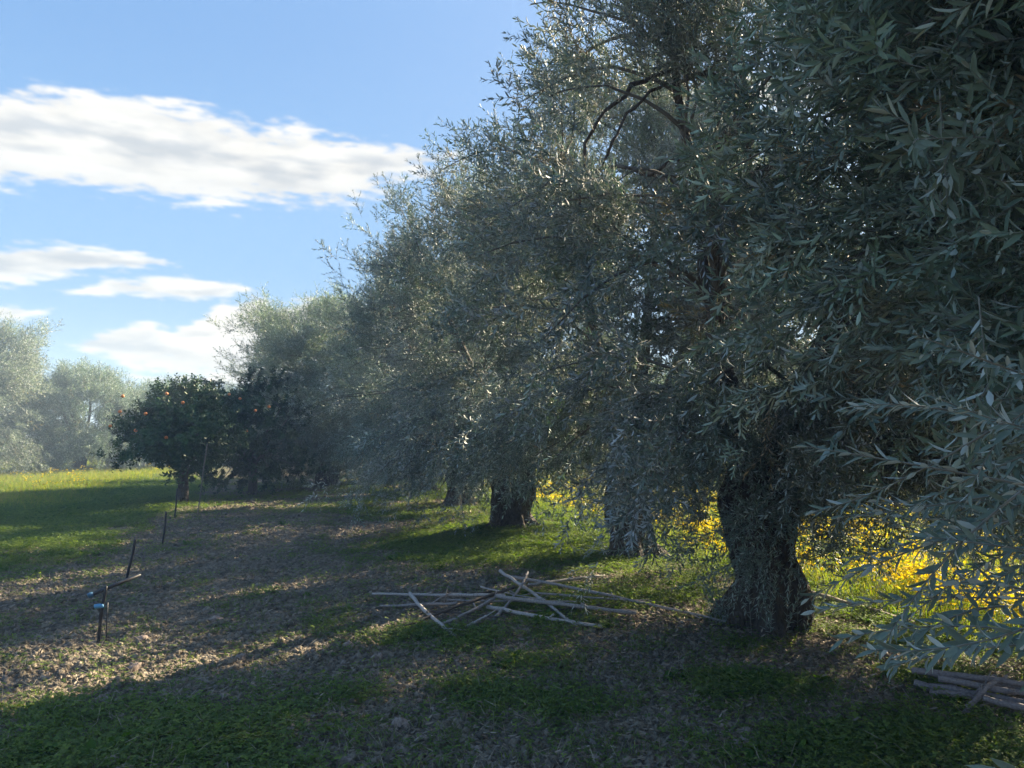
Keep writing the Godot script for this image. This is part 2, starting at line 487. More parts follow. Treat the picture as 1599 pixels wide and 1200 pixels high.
# One olive tree. o: at (x, depth), h, r crown radius, shift crown centre, hem height of the lowest foliage, n sprays, spray mesh
func olive(o: Dictionary) -> Node3D:
	var r := RandomNumberGenerator.new()
	r.seed = o.seed
	var base := Vector3(o.at.x, gh(o.at.x, o.at.y), -o.at.y)
	var root := thing("olive_tree", o.label, "olive tree", base, o.get("group", "olive trees in the long row"))
	var h: float = o.h
	var cr: float = o.r
	var rb: float = o.get("rb", 0.3)
	var hem: float = o.get("hem", 0.6)
	var shift: Vector3 = o.get("shift", Vector3.ZERO)
	var fork: Vector3 = Vector3(r.randf_range(-0.12, 0.12), o.get("fork", 1.25), r.randf_range(-0.12, 0.12)) + o.get("lean", Vector3.ZERO)
	var detail: int = o.get("detail", 1)
	# trunk
	var pts := PackedVector3Array()
	var rad := PackedFloat32Array()
	var rings := 14 if detail > 0 else 7
	for k in rings + 1:
		var t := float(k) / rings
		var p := Vector3(0, -0.15, 0).lerp(fork, t) + Vector3(sin(t * 4.0 + o.seed), 0, cos(t * 3.3 + o.seed)) * 0.05 * sin(t * PI)
		pts.append(p)
		rad.append(rb * (1.0 + 0.8 * exp(-t * 8.0) + 0.08 * sin(t * 9.0 + o.seed) + 0.1 * t * t))
	var mb := MB.new()
	tube(mb, pts, rad, 26 if detail > 0 else 12, Color(0.105, 0.092, 0.08), 0.4, 0.14, float(o.seed) * 0.7)
	obj("trunk", mb.mesh(M.bark), root)
	# limbs
	var hc := lerpf(hem, h, 0.5)
	var ctr := Vector3(fork.x, hc, fork.z) + shift
	var nl: int = o.get("limbs", 4)
	var limb_pts := []
	var az0 := r.randf() * TAU
	for k in nl:
		var az := az0 + TAU * k / nl + r.randf_range(-0.35, 0.35)
		var out := Vector3(cos(az), 0, sin(az))
		var end := ctr + out * cr * r.randf_range(0.42, 0.62) + Vector3.UP * (h - hc) * r.randf_range(0.25, 0.75)
		var ctl := fork + out * cr * 0.25 + Vector3.UP * r.randf_range(0.5, 1.1)
		limb(root, r, fork - Vector3.UP * 0.12, ctl, end, rb * 0.52, 0.028, detail, limb_pts)
	for e in o.get("boughs", []):
		var line := PackedVector3Array()
		var thick := PackedFloat32Array()
		var curve := Curve3D.new()
		for j in e[0].size():
			var before: Vector3 = e[0][maxi(j - 1, 0)]
			var after: Vector3 = e[0][mini(j + 1, e[0].size() - 1)]
			curve.add_point(e[0][j] - base, (before - after) / 6.0, (after - before) / 6.0)
		for j in 21:
			line.append(curve.sample_baked(curve.get_baked_length() * j / 20.0, true))
			line[j] += gauss(r) * 0.014
			thick.append(0.68 * lerpf(e[1], e[2], j / 20.0) * r.randf_range(0.85, 1.2))
		var bm := MB.new()
		tube(bm, line, thick, 9, Color(0.115, 0.105, 0.095), 0.2, 0.04, 2.0)
		obj("limb", bm.mesh(M.bark), root)
	for e in o.get("extra_limbs", []):
		limb(root, r, e[0] - base, e[1] - base, e[2] - base, e[3], e[4], detail, limb_pts)
	# branches and sprays
	var nb: int = o.get("branches", 70)
	var per: int = int(o.n / float(nb))
	var tw := MB.new()
	var tr := []
	var cols := PackedColorArray()
	var ry_up := h - hc
	var ry_dn := hc - hem
	var trim: bool = o.get("trim", false)
	var clip: bool = o.get("clip", false)
	var tint := Color(r.randf_range(0.9, 1.08), r.randf_range(0.95, 1.05), r.randf_range(0.92, 1.12))
	var made := 0
	var hollow: Vector3 = o.get("hollow", Vector3(0, -99, 0))
	var hollow_r: Vector3 = o.get("hollow_r", Vector3.ONE)
	var skirt: int = o.get("skirt", int(nb * 0.35))
	for k in nb * 2 + skirt:
		if made >= nb + skirt:
			break
		var y := 1.0 - 2.0 * fposmod(k * 0.618034 + 0.11 * r.randf(), 1.0)
		if made < nb and y < -0.86:
			continue
		var az := r.randf() * TAU
		var hr := sqrt(1.0 - y * y)
		var dv := Vector3(cos(az) * hr, y, sin(az) * hr)
		var ry := ry_up if y > 0.0 else ry_dn
		var pw := 2.5
		var rr := pow(pow(Vector2(dv.x, dv.z).length() / cr, pw) + pow(absf(dv.y) / ry, pw), -1.0 / pw)
		rr *= 1.0 + 0.3 * n_soft.get_noise_3d(dv.x * 45.0 + o.seed * 13.0, dv.y * 45.0, dv.z * 45.0) + clampf(0.07 * r.randfn(), -0.2, 0.12)
		var f := lerpf(0.5, 1.0, pow(r.randf(), 0.5))
		var end := ctr + dv * rr * f
		if end.y < hem * 0.7:
			end.y = hem * r.randf_range(0.7, 1.3)
		if made >= nb:       # the skirt of low hanging branches
			if o.get("skirt_right", false):
				az = r.randf_range(-1.3, 1.0)
			end = Vector3(ctr.x, 0, ctr.z) + Vector3(cos(az), 0, sin(az)) * cr * r.randf_range(0.5, 1.0)
			end.y = hem + r.randf_range(0.0, 0.9)
		made += 1
		var best := Vector3.ZERO
		var bd := 1e9
		for lp: Vector3 in limb_pts:
			var dd := lp.distance_to(end) + maxf(0.0, lp.y - end.y) * 0.5 + 0.3 * r.randf()
			if dd < bd:
				bd = dd
				best = lp
		var len := best.distance_to(end)
		var ctl := best.lerp(end, 0.45) + Vector3.UP * len * r.randf_range(0.12, 0.4) + gauss(r) * 0.1
		var bp := PackedVector3Array()
		var br := PackedFloat32Array()
		for j in 8:
			var t := j / 7.0
			bp.append(bez(best, ctl, end, t) + gauss(r) * 0.012)
			br.append(lerpf(0.012 + 0.006 * len, 0.004, t))
		tube(tw, bp, br, 5 if detail > 0 else 3, Color(0.12, 0.11, 0.1))
		var outw := (end - ctr).normalized()
		for j in per:
			var t := lerpf(0.25, 1.03, pow(r.randf(), 0.7))
			var p := bez(best, ctl, end, t) + gauss(r) * (0.14 + 0.09 * t)
			var tg := (bez(best, ctl, end, minf(t + 0.05, 1.05)) - bez(best, ctl, end, t - 0.05)).normalized()
			var lift := lerpf(-0.45, 0.85, smoothstep(hem * 0.8, h * 0.85, p.y))
			var dir := (tg * 0.55 + outw * 0.45 + Vector3.UP * lift + gauss(r) * 0.38).normalized()
			var world := p + base
			if world.y < 0.14 or (clip and not outside_path(world)) or (detail > 0 and lets_sun(world, r)) or (trim and (world.x + 0.2) < 0.45 * (world.y - 3.8)) or ((world - hollow) / hollow_r).length() < 1.0:
				continue
			var sc := r.randf_range(0.6, 1.35)
			tr.append(Transform3D(basis_y(dir, r.randf() * TAU).scaled(Vector3.ONE * sc), p - dir * 0.12))
			var v := r.randf_range(0.7, 1.2)
			if r.randf() < 0.015:
				cols.append(Color(1.3, 0.85, 0.55))
			else:
				cols.append(tint * Color(v * r.randf_range(0.9, 1.1), v, v * r.randf_range(0.85, 1.1)))
	for k in int(o.get("mantle", 0)):       # leafy growth close round the trunk
		var az := r.randf() * TAU
		var p := Vector3(cos(az), 0, sin(az)) * r.randf_range(0.32, 0.8)
		p.y = lerpf(0.42, 1.9, pow(r.randf(), 0.7)) + 0.2 * absf(p.x)
		p += fork * Vector3(1, 0, 1) * p.y / fork.y
		var dir := (Vector3(cos(az), 0, sin(az)) * 0.5 + Vector3.DOWN * r.randf_range(-0.3, 0.7) + gauss(r) * 0.35).normalized()
		if lets_sun(p + base, r):
			continue
		tr.append(Transform3D(basis_y(dir, r.randf() * TAU).scaled(Vector3.ONE * r.randf_range(0.65, 1.0)), p - dir * 0.1))
		cols.append(Color.WHITE * r.randf_range(0.75, 1.1))
	var bo := obj("branches", tw.mesh(M.twig), root)
	bo.set_meta("kind", "stuff")
	var half := [[], []]
	var hcol := [PackedColorArray(), PackedColorArray()]
	for k in tr.size():
		half[k % 2].append(tr[k])
		hcol[k % 2].append(cols[k])
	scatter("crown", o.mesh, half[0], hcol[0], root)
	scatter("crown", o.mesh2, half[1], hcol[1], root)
	return root

func limb(root: Node3D, r: RandomNumberGenerator, a: Vector3, b: Vector3, c: Vector3, r0: float, r1: float, detail: int, out_pts: Array) -> void:
	var pts := PackedVector3Array()
	var rad := PackedFloat32Array()
	var n := 14 if detail > 0 else 6
	var wig := gauss(r) * 0.09
	for k in n + 1:
		var t := float(k) / n
		var p := bez(a, b, c, t) + wig * sin(t * 7.0) * sin(t * PI)
		pts.append(p)
		rad.append(lerpf(r0, r1, pow(t, 0.7)))
		if t > 0.2:
			out_pts.append(p)
	var mb := MB.new()
	tube(mb, pts, rad, 12 if detail > 0 else 6, Color(0.13, 0.118, 0.105), 0.25, 0.05, r.randf() * 9.0)
	obj("limb", mb.mesh(M.bark), root)

# Single long shoots that hang out of a crown: [start, through, end] in world metres.
func hanging(root: Node3D, list: Array, sd: int, ll: float, lw: float) -> void:
	var r := RandomNumberGenerator.new()
	r.seed = sd
	for e in list:
		var mb := MB.new()
		var a: Vector3 = e[0] - root.position
		var b: Vector3 = e[1] - root.position
		var c: Vector3 = e[2] - root.position
		var pts := PackedVector3Array()
		var rad := PackedFloat32Array()
		for k in 11:
			pts.append(bez(a, b, c, k / 10.0))
			rad.append(lerpf(0.0034, 0.0011, k / 10.0))
		tube(mb, pts, rad, 5, Color(0.19, 0.18, 0.14))
		var len := a.distance_to(b) + b.distance_to(c)
		var n := int(len / 0.028)
		for k in n:
			var t := (k + 0.5) / n
			var p := bez(a, b, c, t)
			var tg := (bez(a, b, c, minf(t + 0.03, 1.0)) - bez(a, b, c, t - 0.03)).normalized()
			var bs := basis_y(tg, k * 1.57 + r.randf_range(-0.4, 0.4))
			for s in [-1.0, 1.0]:
				var sa := lerpf(0.85, 0.4, t) * r.randf_range(0.7, 1.25)
				var ld: Vector3 = tg * cos(sa) + bs.x * s * sin(sa)
				var up: Vector3 = (tg * sin(sa) - bs.x * s * cos(sa)) * 0.7 + gauss(r) * 0.35 + Vector3.UP * 0.4
				var q := r.randf()
				var size := ll * r.randf_range(0.75, 1.15) * lerpf(1.0, 0.7, t * t)
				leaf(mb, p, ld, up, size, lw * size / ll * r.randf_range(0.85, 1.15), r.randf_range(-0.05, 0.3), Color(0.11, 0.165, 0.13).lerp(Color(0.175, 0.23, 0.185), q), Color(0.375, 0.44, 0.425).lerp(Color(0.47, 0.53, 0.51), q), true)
		obj("hanging_shoot", mb.mesh(M.leaf), root)

# Leafy suckers that spring from the foot of a trunk and lean against it.
func suckers(root: Node3D, n: int, reach: float, sd: int) -> void:
	var r := RandomNumberGenerator.new()
	r.seed = sd
	for k in n:
		var az := r.randf() * TAU
		var out := Vector3(cos(az), 0, sin(az))
		var mb := MB.new()
		shoot(mb, r, out * reach * r.randf_range(0.8, 1.3), (Vector3.UP + out * r.randf_range(0.0, 0.5) + gauss(r) * 0.1).normalized(), r.randf_range(0.35, 1.0), 13, 0.058, 0.012, true, 0.08)
		obj("sucker", mb.mesh(M.leaf), root)

# ---------------------------------------------------------------- orange trees
func orange_spray(sd: int) -> ArrayMesh:
	var r := RandomNumberGenerator.new()
	r.seed = sd
	var mb := MB.new()
	for b in 3:
		var dir := (Vector3.UP + Vector3(r.randfn(), 0, r.randfn()) * 0.55).normalized()
		var l := r.randf_range(0.16, 0.26)
		tube(mb, PackedVector3Array([Vector3.ZERO, dir * l * 0.5, dir * l]), PackedFloat32Array([0.004, 0.003, 0.0015]), 3, Color(0.05, 0.09, 0.03))
		for k in 9:
			var t := 0.15 + 0.85 * k / 8.0
			var az := k * 2.4
			var bs := basis_y(dir, az)
			var ld := (dir * 0.6 + bs.x * 0.9).normalized()
			var col := Color(0.018, 0.05, 0.014).lerp(Color(0.045, 0.09, 0.022), r.randf())
			leaf(mb, dir * l * t, ld, dir - ld * 0.5 + Vector3.UP * 0.4, r.randf_range(0.065, 0.095), 0.042, r.randf_range(0.0, 0.3), col, col * 1.3, false, 1.0, 0.9)
	return mb.mesh(M.orange_leaf)

func orange_tree(at: Vector2, h: float, cr: float, hem: float, n: int, sd: int, label: String, fruit: Array, shift: Vector3) -> void:
	var r := RandomNumberGenerator.new()
	r.seed = sd
	var base := Vector3(at.x, gh(at.x, at.y), -at.y)
	var root := thing("orange_tree", label, "orange tree", base, "orange trees left of the olive row")
	var fork := Vector3(0.02, 0.85, 0.0)
	var mb := MB.new()
	var pts := PackedVector3Array()
	var rad := PackedFloat32Array()
	for k in 9:
		var t := k / 8.0
		pts.append(Vector3(0, -0.1, 0).lerp(fork, t) + Vector3(sin(t * 5.0) * 0.015, 0, 0))
		rad.append(0.115 * (1.0 + 0.35 * exp(-t * 7.0)))
	tube(mb, pts, rad, 14, Color(0.1, 0.085, 0.075), 0.12, 0.04, 3.0)
	obj("trunk", mb.mesh(M.bark), root)
	var lp := []
	var ctr := Vector3(0, lerpf(hem, h, 0.5), 0) + shift
	for k in 5:
		var az := TAU * k / 5.0 + r.randf() * 0.6
		var out := Vector3(cos(az), 0, sin(az))
		limb(root, r, fork, fork + out * 0.3 + Vector3.UP * 0.35, ctr + out * cr * 0.55 + Vector3.UP * r.randf_range(-0.1, 0.5) * (h - ctr.y), 0.05, 0.015, 0, lp)
	var tr := []
	var cols := PackedColorArray()
	var tw := MB.new()
	for k in 60:
		var y := 1.0 - 2.0 * fposmod(k * 0.618034, 1.0)
		var az := r.randf() * TAU
		var hr := sqrt(1.0 - y * y)
		var dv := Vector3(cos(az) * hr * cr, y * (h - hem) * 0.5, sin(az) * hr * cr)
		dv *= 1.0 + 0.7 * n_soft.get_noise_3d(dv.x * 40.0 + sd * 9.0, dv.y * 40.0, dv.z * 40.0) + 0.1 * r.randfn()
		var end := ctr + dv * lerpf(0.45, 1.0, sqrt(r.randf()))
		end.y = maxf(end.y, hem * 0.8 + 0.1)
		var best: Vector3 = lp[r.randi() % lp.size()]
		for q: Vector3 in lp:
			if q.distance_to(end) < best.distance_to(end):
				best = q
		tube(tw, PackedVector3Array([best, best.lerp(end, 0.5) + Vector3.UP * 0.08, end]), PackedFloat32Array([0.014, 0.009, 0.004]), 4, Color(0.08, 0.08, 0.06))
		for j in int(n / 60.0):
			var p := best.lerp(end, lerpf(0.3, 1.05, sqrt(r.randf()))) + gauss(r) * 0.15
			if p.y < 0.22:
				continue
			var dir := (dv.normalized() * 0.6 + Vector3.UP * 0.45 + gauss(r) * 0.5).normalized()
			tr.append(Transform3D(basis_y(dir, r.randf() * TAU).scaled(Vector3.ONE * r.randf_range(0.8, 1.25)), p))
			var v := r.randf_range(0.75, 1.25)
			cols.append(Color(v, v, v))
	for k in 5:        # a few long upright shoots on top
		var s := ctr + Vector3(r.randf_range(-0.5, 0.8), (h - ctr.y) * 0.8, r.randf_range(-0.4, 0.4))
		for j in 5:
			tr.append(Transform3D(basis_y(Vector3(0.15, 1, 0), r.randf() * TAU), s + Vector3(0.02 * j, 0.11 * j, 0)))
			cols.append(Color(1, 1, 1))
	var bo := obj("branches", tw.mesh(M.twig), root)
	bo.set_meta("kind", "stuff")
	scatter("crown", orange_spray(sd), tr, cols, root)
	var fm := stone_mesh(3, Vector3(0.038, 0.036, 0.038), Color(0.62, 0.19, 0.03), 0.06).mesh(M.fruit)
	for f: Vector3 in fruit:
		var o := obj("orange", fm, root)
		o.position = f - base

# ---------------------------------------------------------------- sky
func cloud(img: Image, w: int, hgt: int, top: PackedVector2Array, bot: PackedVector2Array, seed_: int, gray: float, soft: float, warm := 0.0) -> void:
	var fn := FastNoiseLite.new()
	fn.seed = seed_
	fn.frequency = 0.16
	fn.fractal_octaves = 5
	var fw := FastNoiseLite.new()
	fw.seed = seed_ + 5
	fw.frequency = 0.07
	fw.fractal_octaves = 3
	var a0 := top[0].x
	var a1 := top[top.size() - 1].x
	var e0 := 90.0
	var e1 := -90.0
	for p in top:
		e1 = maxf(e1, p.y)
	for p in bot:
		e0 = minf(e0, p.y)
	for py in range(int((90.0 - e1 - 1.6) / 180.0 * hgt), int((90.0 - e0 + 1.6) / 180.0 * hgt)):
		var el := 90.0 - (py + 0.5) / hgt * 180.0
		if el < 0.4:
			break
		for px in range(int((a0 - 1.5) / 360.0 * w), int((a1 + 1.5) / 360.0 * w)):
			var az := (px + 0.5) / w * 360.0
			var ax := az + 0.9 * fw.get_noise_2d(az * 0.7, el * 3.0)
			var ey := el + 0.5 * fw.get_noise_2d(az + 70.0, el * 2.5)
			var tt := at_curve(top, ax)
			var bb := at_curve(bot, ax)
			var thick := maxf(tt - bb, 0.02)
			var inside := minf(tt - ey, (ey - bb) * 0.9)
			var ends := minf(ax - a0, a1 - ax)
			inside = minf(inside, ends * 0.6)
			var fine := fn.get_noise_2d(az * 0.75, el * 3.2)
			var wisp := fn.get_noise_2d(az * 2.6 + 40.0, el * 11.0)
			var body := inside + fine * soft * 1.9 + wisp * soft * 1.8
			var al := smoothstep(-0.45 * soft, 1.9 * soft, body)
			if al <= 0.002:
				continue
			var streak := fn.get_noise_2d(az * 0.55 + 90.0, el * 3.4) + 0.6 * fn.get_noise_2d(az * 1.6 + 20.0, el * 6.0)
			var deep := smoothstep(0.05, 0.45, inside / maxf(thick, 1.2)) * clampf(0.6 + 1.7 * streak, 0.0, 1.4) + 0.35 * smoothstep(0.6, 0.1, (ey - bb) / thick) * smoothstep(0.1, 0.6, inside)
			var lit := Color(0.485, 0.475, 0.45).lerp(Color(0.52, 0.465, 0.41), warm)
			var shade := Color(0.27, 0.295, 0.325)
			var col := lit.lerp(shade, clampf(deep * gray * 0.75, 0.0, 0.9)) * (1.0 + 0.1 * fine)
			var ppx := (px % w + w) % w
			var old := img.get_pixel(ppx, py)
			var mixd := old.lerp(col, al * 0.97)
			mixd.a = 1.0
			img.set_pixel(ppx, py, mixd)

func at_curve(c: PackedVector2Array, x: float) -> float:
	if x <= c[0].x:
		return c[0].y
	for k in c.size() - 1:
		if x < c[k + 1].x:
			return lerpf(c[k].y, c[k + 1].y, (x - c[k].x) / maxf(c[k + 1].x - c[k].x, 0.001))
	return c[c.size() - 1].y

func pv(a: Array) -> PackedVector2Array:
	var out := PackedVector2Array()
	for k in range(0, a.size(), 2):
		out.append(Vector2(a[k], a[k + 1]))
	return out

func sky_image() -> Image:
	var lw := 512
	var lh := 256
	var img := Image.create_empty(lw, lh, false, Image.FORMAT_RGBF)
	for py in lh:
		var el := PI / 2 - (py + 0.5) / lh * PI
		var e := maxf(sin(el), 0.0)
		var zenith := Color(0.085, 0.18, 0.36)
		var high := Color(0.088, 0.19, 0.37)
		var mid := Color(0.142, 0.264, 0.435)
		var low := Color(0.255, 0.36, 0.435)
		var base := low.lerp(mid, smoothstep(0.0, 0.22, e)).lerp(high, smoothstep(0.18, 0.5, e)).lerp(zenith, smoothstep(0.5, 1.0, e))
		for px in lw:
			var az := (px + 0.5) / lw * TAU      # the panorama's edge is straight ahead
			var dir := Vector3(sin(az) * cos(el), sin(el), -cos(az) * cos(el))
			var ang := rad_to_deg(acos(clampf(dir.dot(sun_dir), -1.0, 1.0)))
			var glow := 0.12 * exp(-ang / 30.0) + 0.55 * exp(-ang / 16.0) + 1.1 * exp(-ang / 5.0)
			img.set_pixel(px, py, base + Color(0.95, 0.95, 0.9) * glow)
	var w := 4096
	var h := 2048
	img.resize(w, h, Image.INTERPOLATE_CUBIC)
	# the clouds in view
	cloud(img, w, h, pv([-44, 17.2, -36, 19.6, -33.2, 21.4, -29.0, 22.1, -25.5, 22.4, -21.8, 22.2, -18.8, 21.5, -15.2, 21.6, -11.5, 21.2, -3.5, 20.3]), pv([-44, 16.0, -34.1, 15.2, -31.0, 15.7, -26.9, 15.5, -22.9, 16.2, -18.7, 16.1, -15.1, 16.0, -13.3, 16.3, -9.6, 17.6, -3.5, 20.0]), 11, 0.75, 0.55)
	cloud(img, w, h, pv([-43, 10.6, -33.9, 11.6, -30.7, 12.1, -27.5, 12.1, -24.0, 11.9]), pv([-43, 9.6, -33.9, 9.2, -32.5, 9.6, -29.7, 10.2, -26.7, 10.8, -24.0, 11.6]), 23, 0.9, 0.28)
	cloud(img, w, h, pv([-30.8, 9.2, -28.2, 10.05, -25.6, 10.7, -23.2, 10.9, -21.1, 10.6, -18.9, 10.25]), pv([-30.8, 8.9, -26.3, 9.2, -24.9, 8.9, -21.5, 9.2, -18.9, 10.05]), 31, 0.85, 0.24)
	cloud(img, w, h, pv([-40, 7.4, -33.8, 8.1, -32.8, 8.0, -31.4, 7.5]), pv([-40, 6.6, -33.8, 6.8, -32.4, 7.1, -31.4, 7.3]), 37, 0.6, 0.25, 0.3)
	cloud(img, w, h, pv([-30.4, 5.9, -28.5, 6.8, -26.6, 7.4, -25.3, 7.6, -23.9, 7.0, -22.2, 8.4, -21.0, 9.3, -18.7, 9.8, -17.6, 9.1, -15.4, 9.7, -13.0, 10.0, -6.0, 8.4, 0.0, 7.4]), pv([-30.4, 5.7, -26.6, 4.6, -22.6, 4.1, -18.4, 3.8, -13.0, 3.6, -6.0, 4.4, 0.0, 6.6]), 43, 0.75, 0.3, 0.35)
	cloud(img, w, h, pv([-27.0, 4.2, -23.0, 4.6, -18.0, 4.4, -12.0, 3.9]), pv([-27.0, 3.7, -22.0, 3.4, -16.0, 3.2, -12.0, 3.5]), 47, 0.7, 0.22, 0.5)
	# the same kind of clouds elsewhere; unseen high ones added to raise the skylight
	var r := RandomNumberGenerator.new()
	r.seed = 5
	for k in 30:
		var az := 16.0 + (k % 15) * 19.0 + r.randf_range(-6.0, 6.0)
		var el := r.randf_range(6.0, 26.0) if k < 15 else r.randf_range(32.0, 58.0)
		var half := r.randf_range(5.0, 13.0) / cos(deg_to_rad(el))
		var th := half * r.randf_range(0.12, 0.24)
		if az - half < 12.0 and el > 26.0 or az + half > 316.0:
			continue
		cloud(img, w, h, pv([az - half, el, az - half * 0.5, el + th * 0.8, az, el + th, az + half * 0.4, el + th * 0.7, az + half, el + 0.2]), pv([az - half, el - 0.2, az - half * 0.4, el - th * 0.5, az + half * 0.3, el - th * 0.4, az + half, el]), 100 + k, 0.8, 0.35)
	return img

# ---------------------------------------------------------------- materials
func std(nm: String, rough: float, spec := 0.5) -> StandardMaterial3D:
	var m := StandardMaterial3D.new()
	m.resource_name = nm
	m.roughness = rough
	m.metallic_specular = spec
	m.vertex_color_use_as_albedo = true
	return m

func noise_tex(fr: float, oct: int, sd: int, ramp: Array, size := 512) -> NoiseTexture2D:
	var fnl := FastNoiseLite.new()
	fnl.seed = sd
	fnl.frequency = fr
	fnl.fractal_octaves = oct
	var t := NoiseTexture2D.new()
	t.width = size
	t.height = size
	t.seamless = true
	t.noise = fnl
	if ramp:
		var g := Gradient.new()
		g.offsets = PackedFloat32Array([0.0, 0.5, 1.0])
		g.colors = PackedColorArray(ramp)
		t.color_ramp = g
	return t

func materials() -> void:
	M.leaf = std("olive leaf", 0.55, 0.4)
	M.leaf.rim_enabled = true      # sheen of the leaf's fine scales, turned up to brighten shaded foliage
	M.leaf.rim = 1.0
	M.leaf.rim_tint = 0.15
	M.leaf.backlight_enabled = true
	M.leaf.backlight = Color(0.68, 0.74, 0.45)
	M.orange_leaf = std("orange leaf", 0.48, 0.35)
	M.orange_leaf.backlight_enabled = true
	M.orange_leaf.backlight = Color(0.35, 0.45, 0.1)
	M.grass = std("weed", 0.7, 0.25)
	M.grass.backlight_enabled = true
	M.grass.backlight = Color(0.95, 1.0, 0.45)
	M.petal = std("petal", 0.6, 0.3)
	M.petal.backlight_enabled = true
	M.petal.backlight = Color(0.9, 0.85, 0.4)
	M.dry = std("dry leaf", 0.8, 0.3)
	M.fruit = std("orange peel", 0.45, 0.5)
	M.twig = std("twig bark", 0.85, 0.3)
	M.bark = std("olive bark", 0.9, 0.3)
	M.bark.uv1_triplanar = true
	M.bark.uv1_world_triplanar = true
	M.bark.uv1_scale = Vector3(2.2, 0.9, 2.2)
	M.bark.albedo_texture = noise_tex(0.02, 5, 8, [Color(0.45, 0.43, 0.4), Color(0.95, 0.93, 0.9), Color(1, 0.99, 0.96)])
	M.bark.heightmap_enabled = true
	M.bark.heightmap_texture = noise_tex(0.025, 5, 18, [])
	M.bark.heightmap_scale = 6.0
	M.soil = std("soil", 0.95, 0.25)
	M.soil.uv1_triplanar = true
	M.soil.uv1_world_triplanar = true
	M.soil.uv1_scale = Vector3(0.55, 0.55, 0.55)
	M.soil.albedo_texture = noise_tex(0.03, 6, 28, [Color(0.5, 0.48, 0.46), Color(0.9, 0.88, 0.85), Color(1, 1, 1)], 1024)
	M.soil.heightmap_enabled = true
	M.soil.heightmap_texture = noise_tex(0.035, 6, 29, [], 1024)
	M.soil.heightmap_scale = 5.0
	M.clod = std("soil clod", 0.95, 0.25)
	M.stone = std("field stone", 0.8, 0.4)
	M.stone.uv1_triplanar = true
	M.stone.uv1_world_triplanar = true
	M.stone.uv1_scale = Vector3(4, 4, 4)
	M.stone.albedo_texture = noise_tex(0.02, 5, 38, [Color(0.6, 0.57, 0.53), Color(0.93, 0.9, 0.87), Color(1, 1, 1)])
	M.stick = std("weathered stick", 0.8, 0.35)
	M.stick.uv1_triplanar = true
	M.stick.uv1_world_triplanar = true
	M.stick.uv1_scale = Vector3(3, 6, 6)
	M.stick.albedo_texture = noise_tex(0.03, 4, 48, [Color(0.55, 0.52, 0.5), Color(0.95, 0.93, 0.92), Color(1, 1, 1)])
	M.plastic = std("black plastic", 0.45, 0.5)

# ---------------------------------------------------------------- things on the ground
func on_ground(x: float, d: float, y := 0.0) -> Vector3:
	return Vector3(x, gh(x, d) + y, -d)

func stick(a: Vector3, b: Vector3, r0: float, r1: float, col: Color, sd: int, label: String, group: String) -> void:
	var r := RandomNumberGenerator.new()
	r.seed = sd
	var pts := PackedVector3Array()
	var rad := PackedFloat32Array()
	var n := 12
	var bend := (b - a).cross(Vector3.UP).normalized() * r.randf_range(-0.035, 0.035) * a.distance_to(b)
	for k in n + 1:
		var t := float(k) / n
		pts.append(a.lerp(b, t) + bend * sin(t * PI) + gauss(r) * 0.0028)
		rad.append(0.74 * lerpf(r0, r1, t) * (1.0 + (0.16 if k % 4 == sd % 4 else 0.0)))
	var mid := pts[0]
	for k in pts.size():
		pts[k] -= mid
	var mb := MB.new()
	tube(mb, pts, rad, 9, col, 0.14, 0.03, sd * 1.3)
	var root := thing("stick", label, "stick", mid, group)
	obj("stem", mb.mesh(M.stick), root)
	var kn := MB.new()
	var at := pts[5 + sd % 4]
	var dir := (gauss(r) * Vector3(1, 0.3, 1) + Vector3.UP * 0.5 + (b - a).normalized() * 0.6).normalized()
	tube(kn, PackedVector3Array([at, at + dir * 0.03, at + dir * r.randf_range(0.045, 0.08)]), PackedFloat32Array([r0 * 0.55, r0 * 0.45, r0 * 0.35]), 6, col)
	obj("side_stub", kn.mesh(M.stick), root)
	for k in 1 + sd % 2:
		var tw := MB.new()
		var p0 := pts[7 + (sd + k * 2) % 4]
		var d2 := ((b - a).normalized() + Vector3(r.randfn(), r.randf_range(0.0, 0.5), r.randfn()) * 0.5).normalized()
		var l := r.randf_range(0.1, 0.28)
		var p1 := p0 + d2 * l * 0.5 + gauss(r) * 0.012
		var p2 := p1 + (d2 + gauss(r) * 0.25).normalized() * l * 0.5
		p1.y = maxf(p1.y, 0.01 - mid.y)
		p2.y = maxf(p2.y, 0.01 - mid.y)
		tube(tw, PackedVector3Array([p0, p1, p2]), PackedFloat32Array([r1 * 0.4, r1 * 0.3, r1 * 0.16]), 6, col)
		obj("side_twig", tw.mesh(M.stick), root)

func stake(called: String, a: Vector3, b: Vector3, r0: float, col: Color, m: Material, label: String, sd: int) -> Node3D:
	var root := thing(called, label, "stake", a)
	var mb := MB.new()
	var pts := PackedVector3Array()
	var rad := PackedFloat32Array()
	for k in 9:
		var t := k / 8.0
		pts.append((b - a) * t + Vector3(sin(t * 4.0 + sd), 0, cos(t * 5.0 + sd)) * 0.006 * sin(t * PI) - (Vector3.UP * 0.08 if k == 0 else Vector3.ZERO))
		rad.append(r0)
	tube(mb, pts, rad, 8, col, 0.06, 0.0, sd)
	obj("rod", mb.mesh(m), root)
	return root

func part_tube(root: Node3D, called: String, a: Vector3, b: Vector3, r0: float, r1: float, col: Color, m: Material) -> void:
	var mb := MB.new()
	tube(mb, PackedVector3Array([a, a.lerp(b, 0.5) + Vector3(0, 0.002, 0), b]), PackedFloat32Array([r0, (r0 + r1) * 0.5, r1]), 9, col)
	obj(called, mb.mesh(m), root)

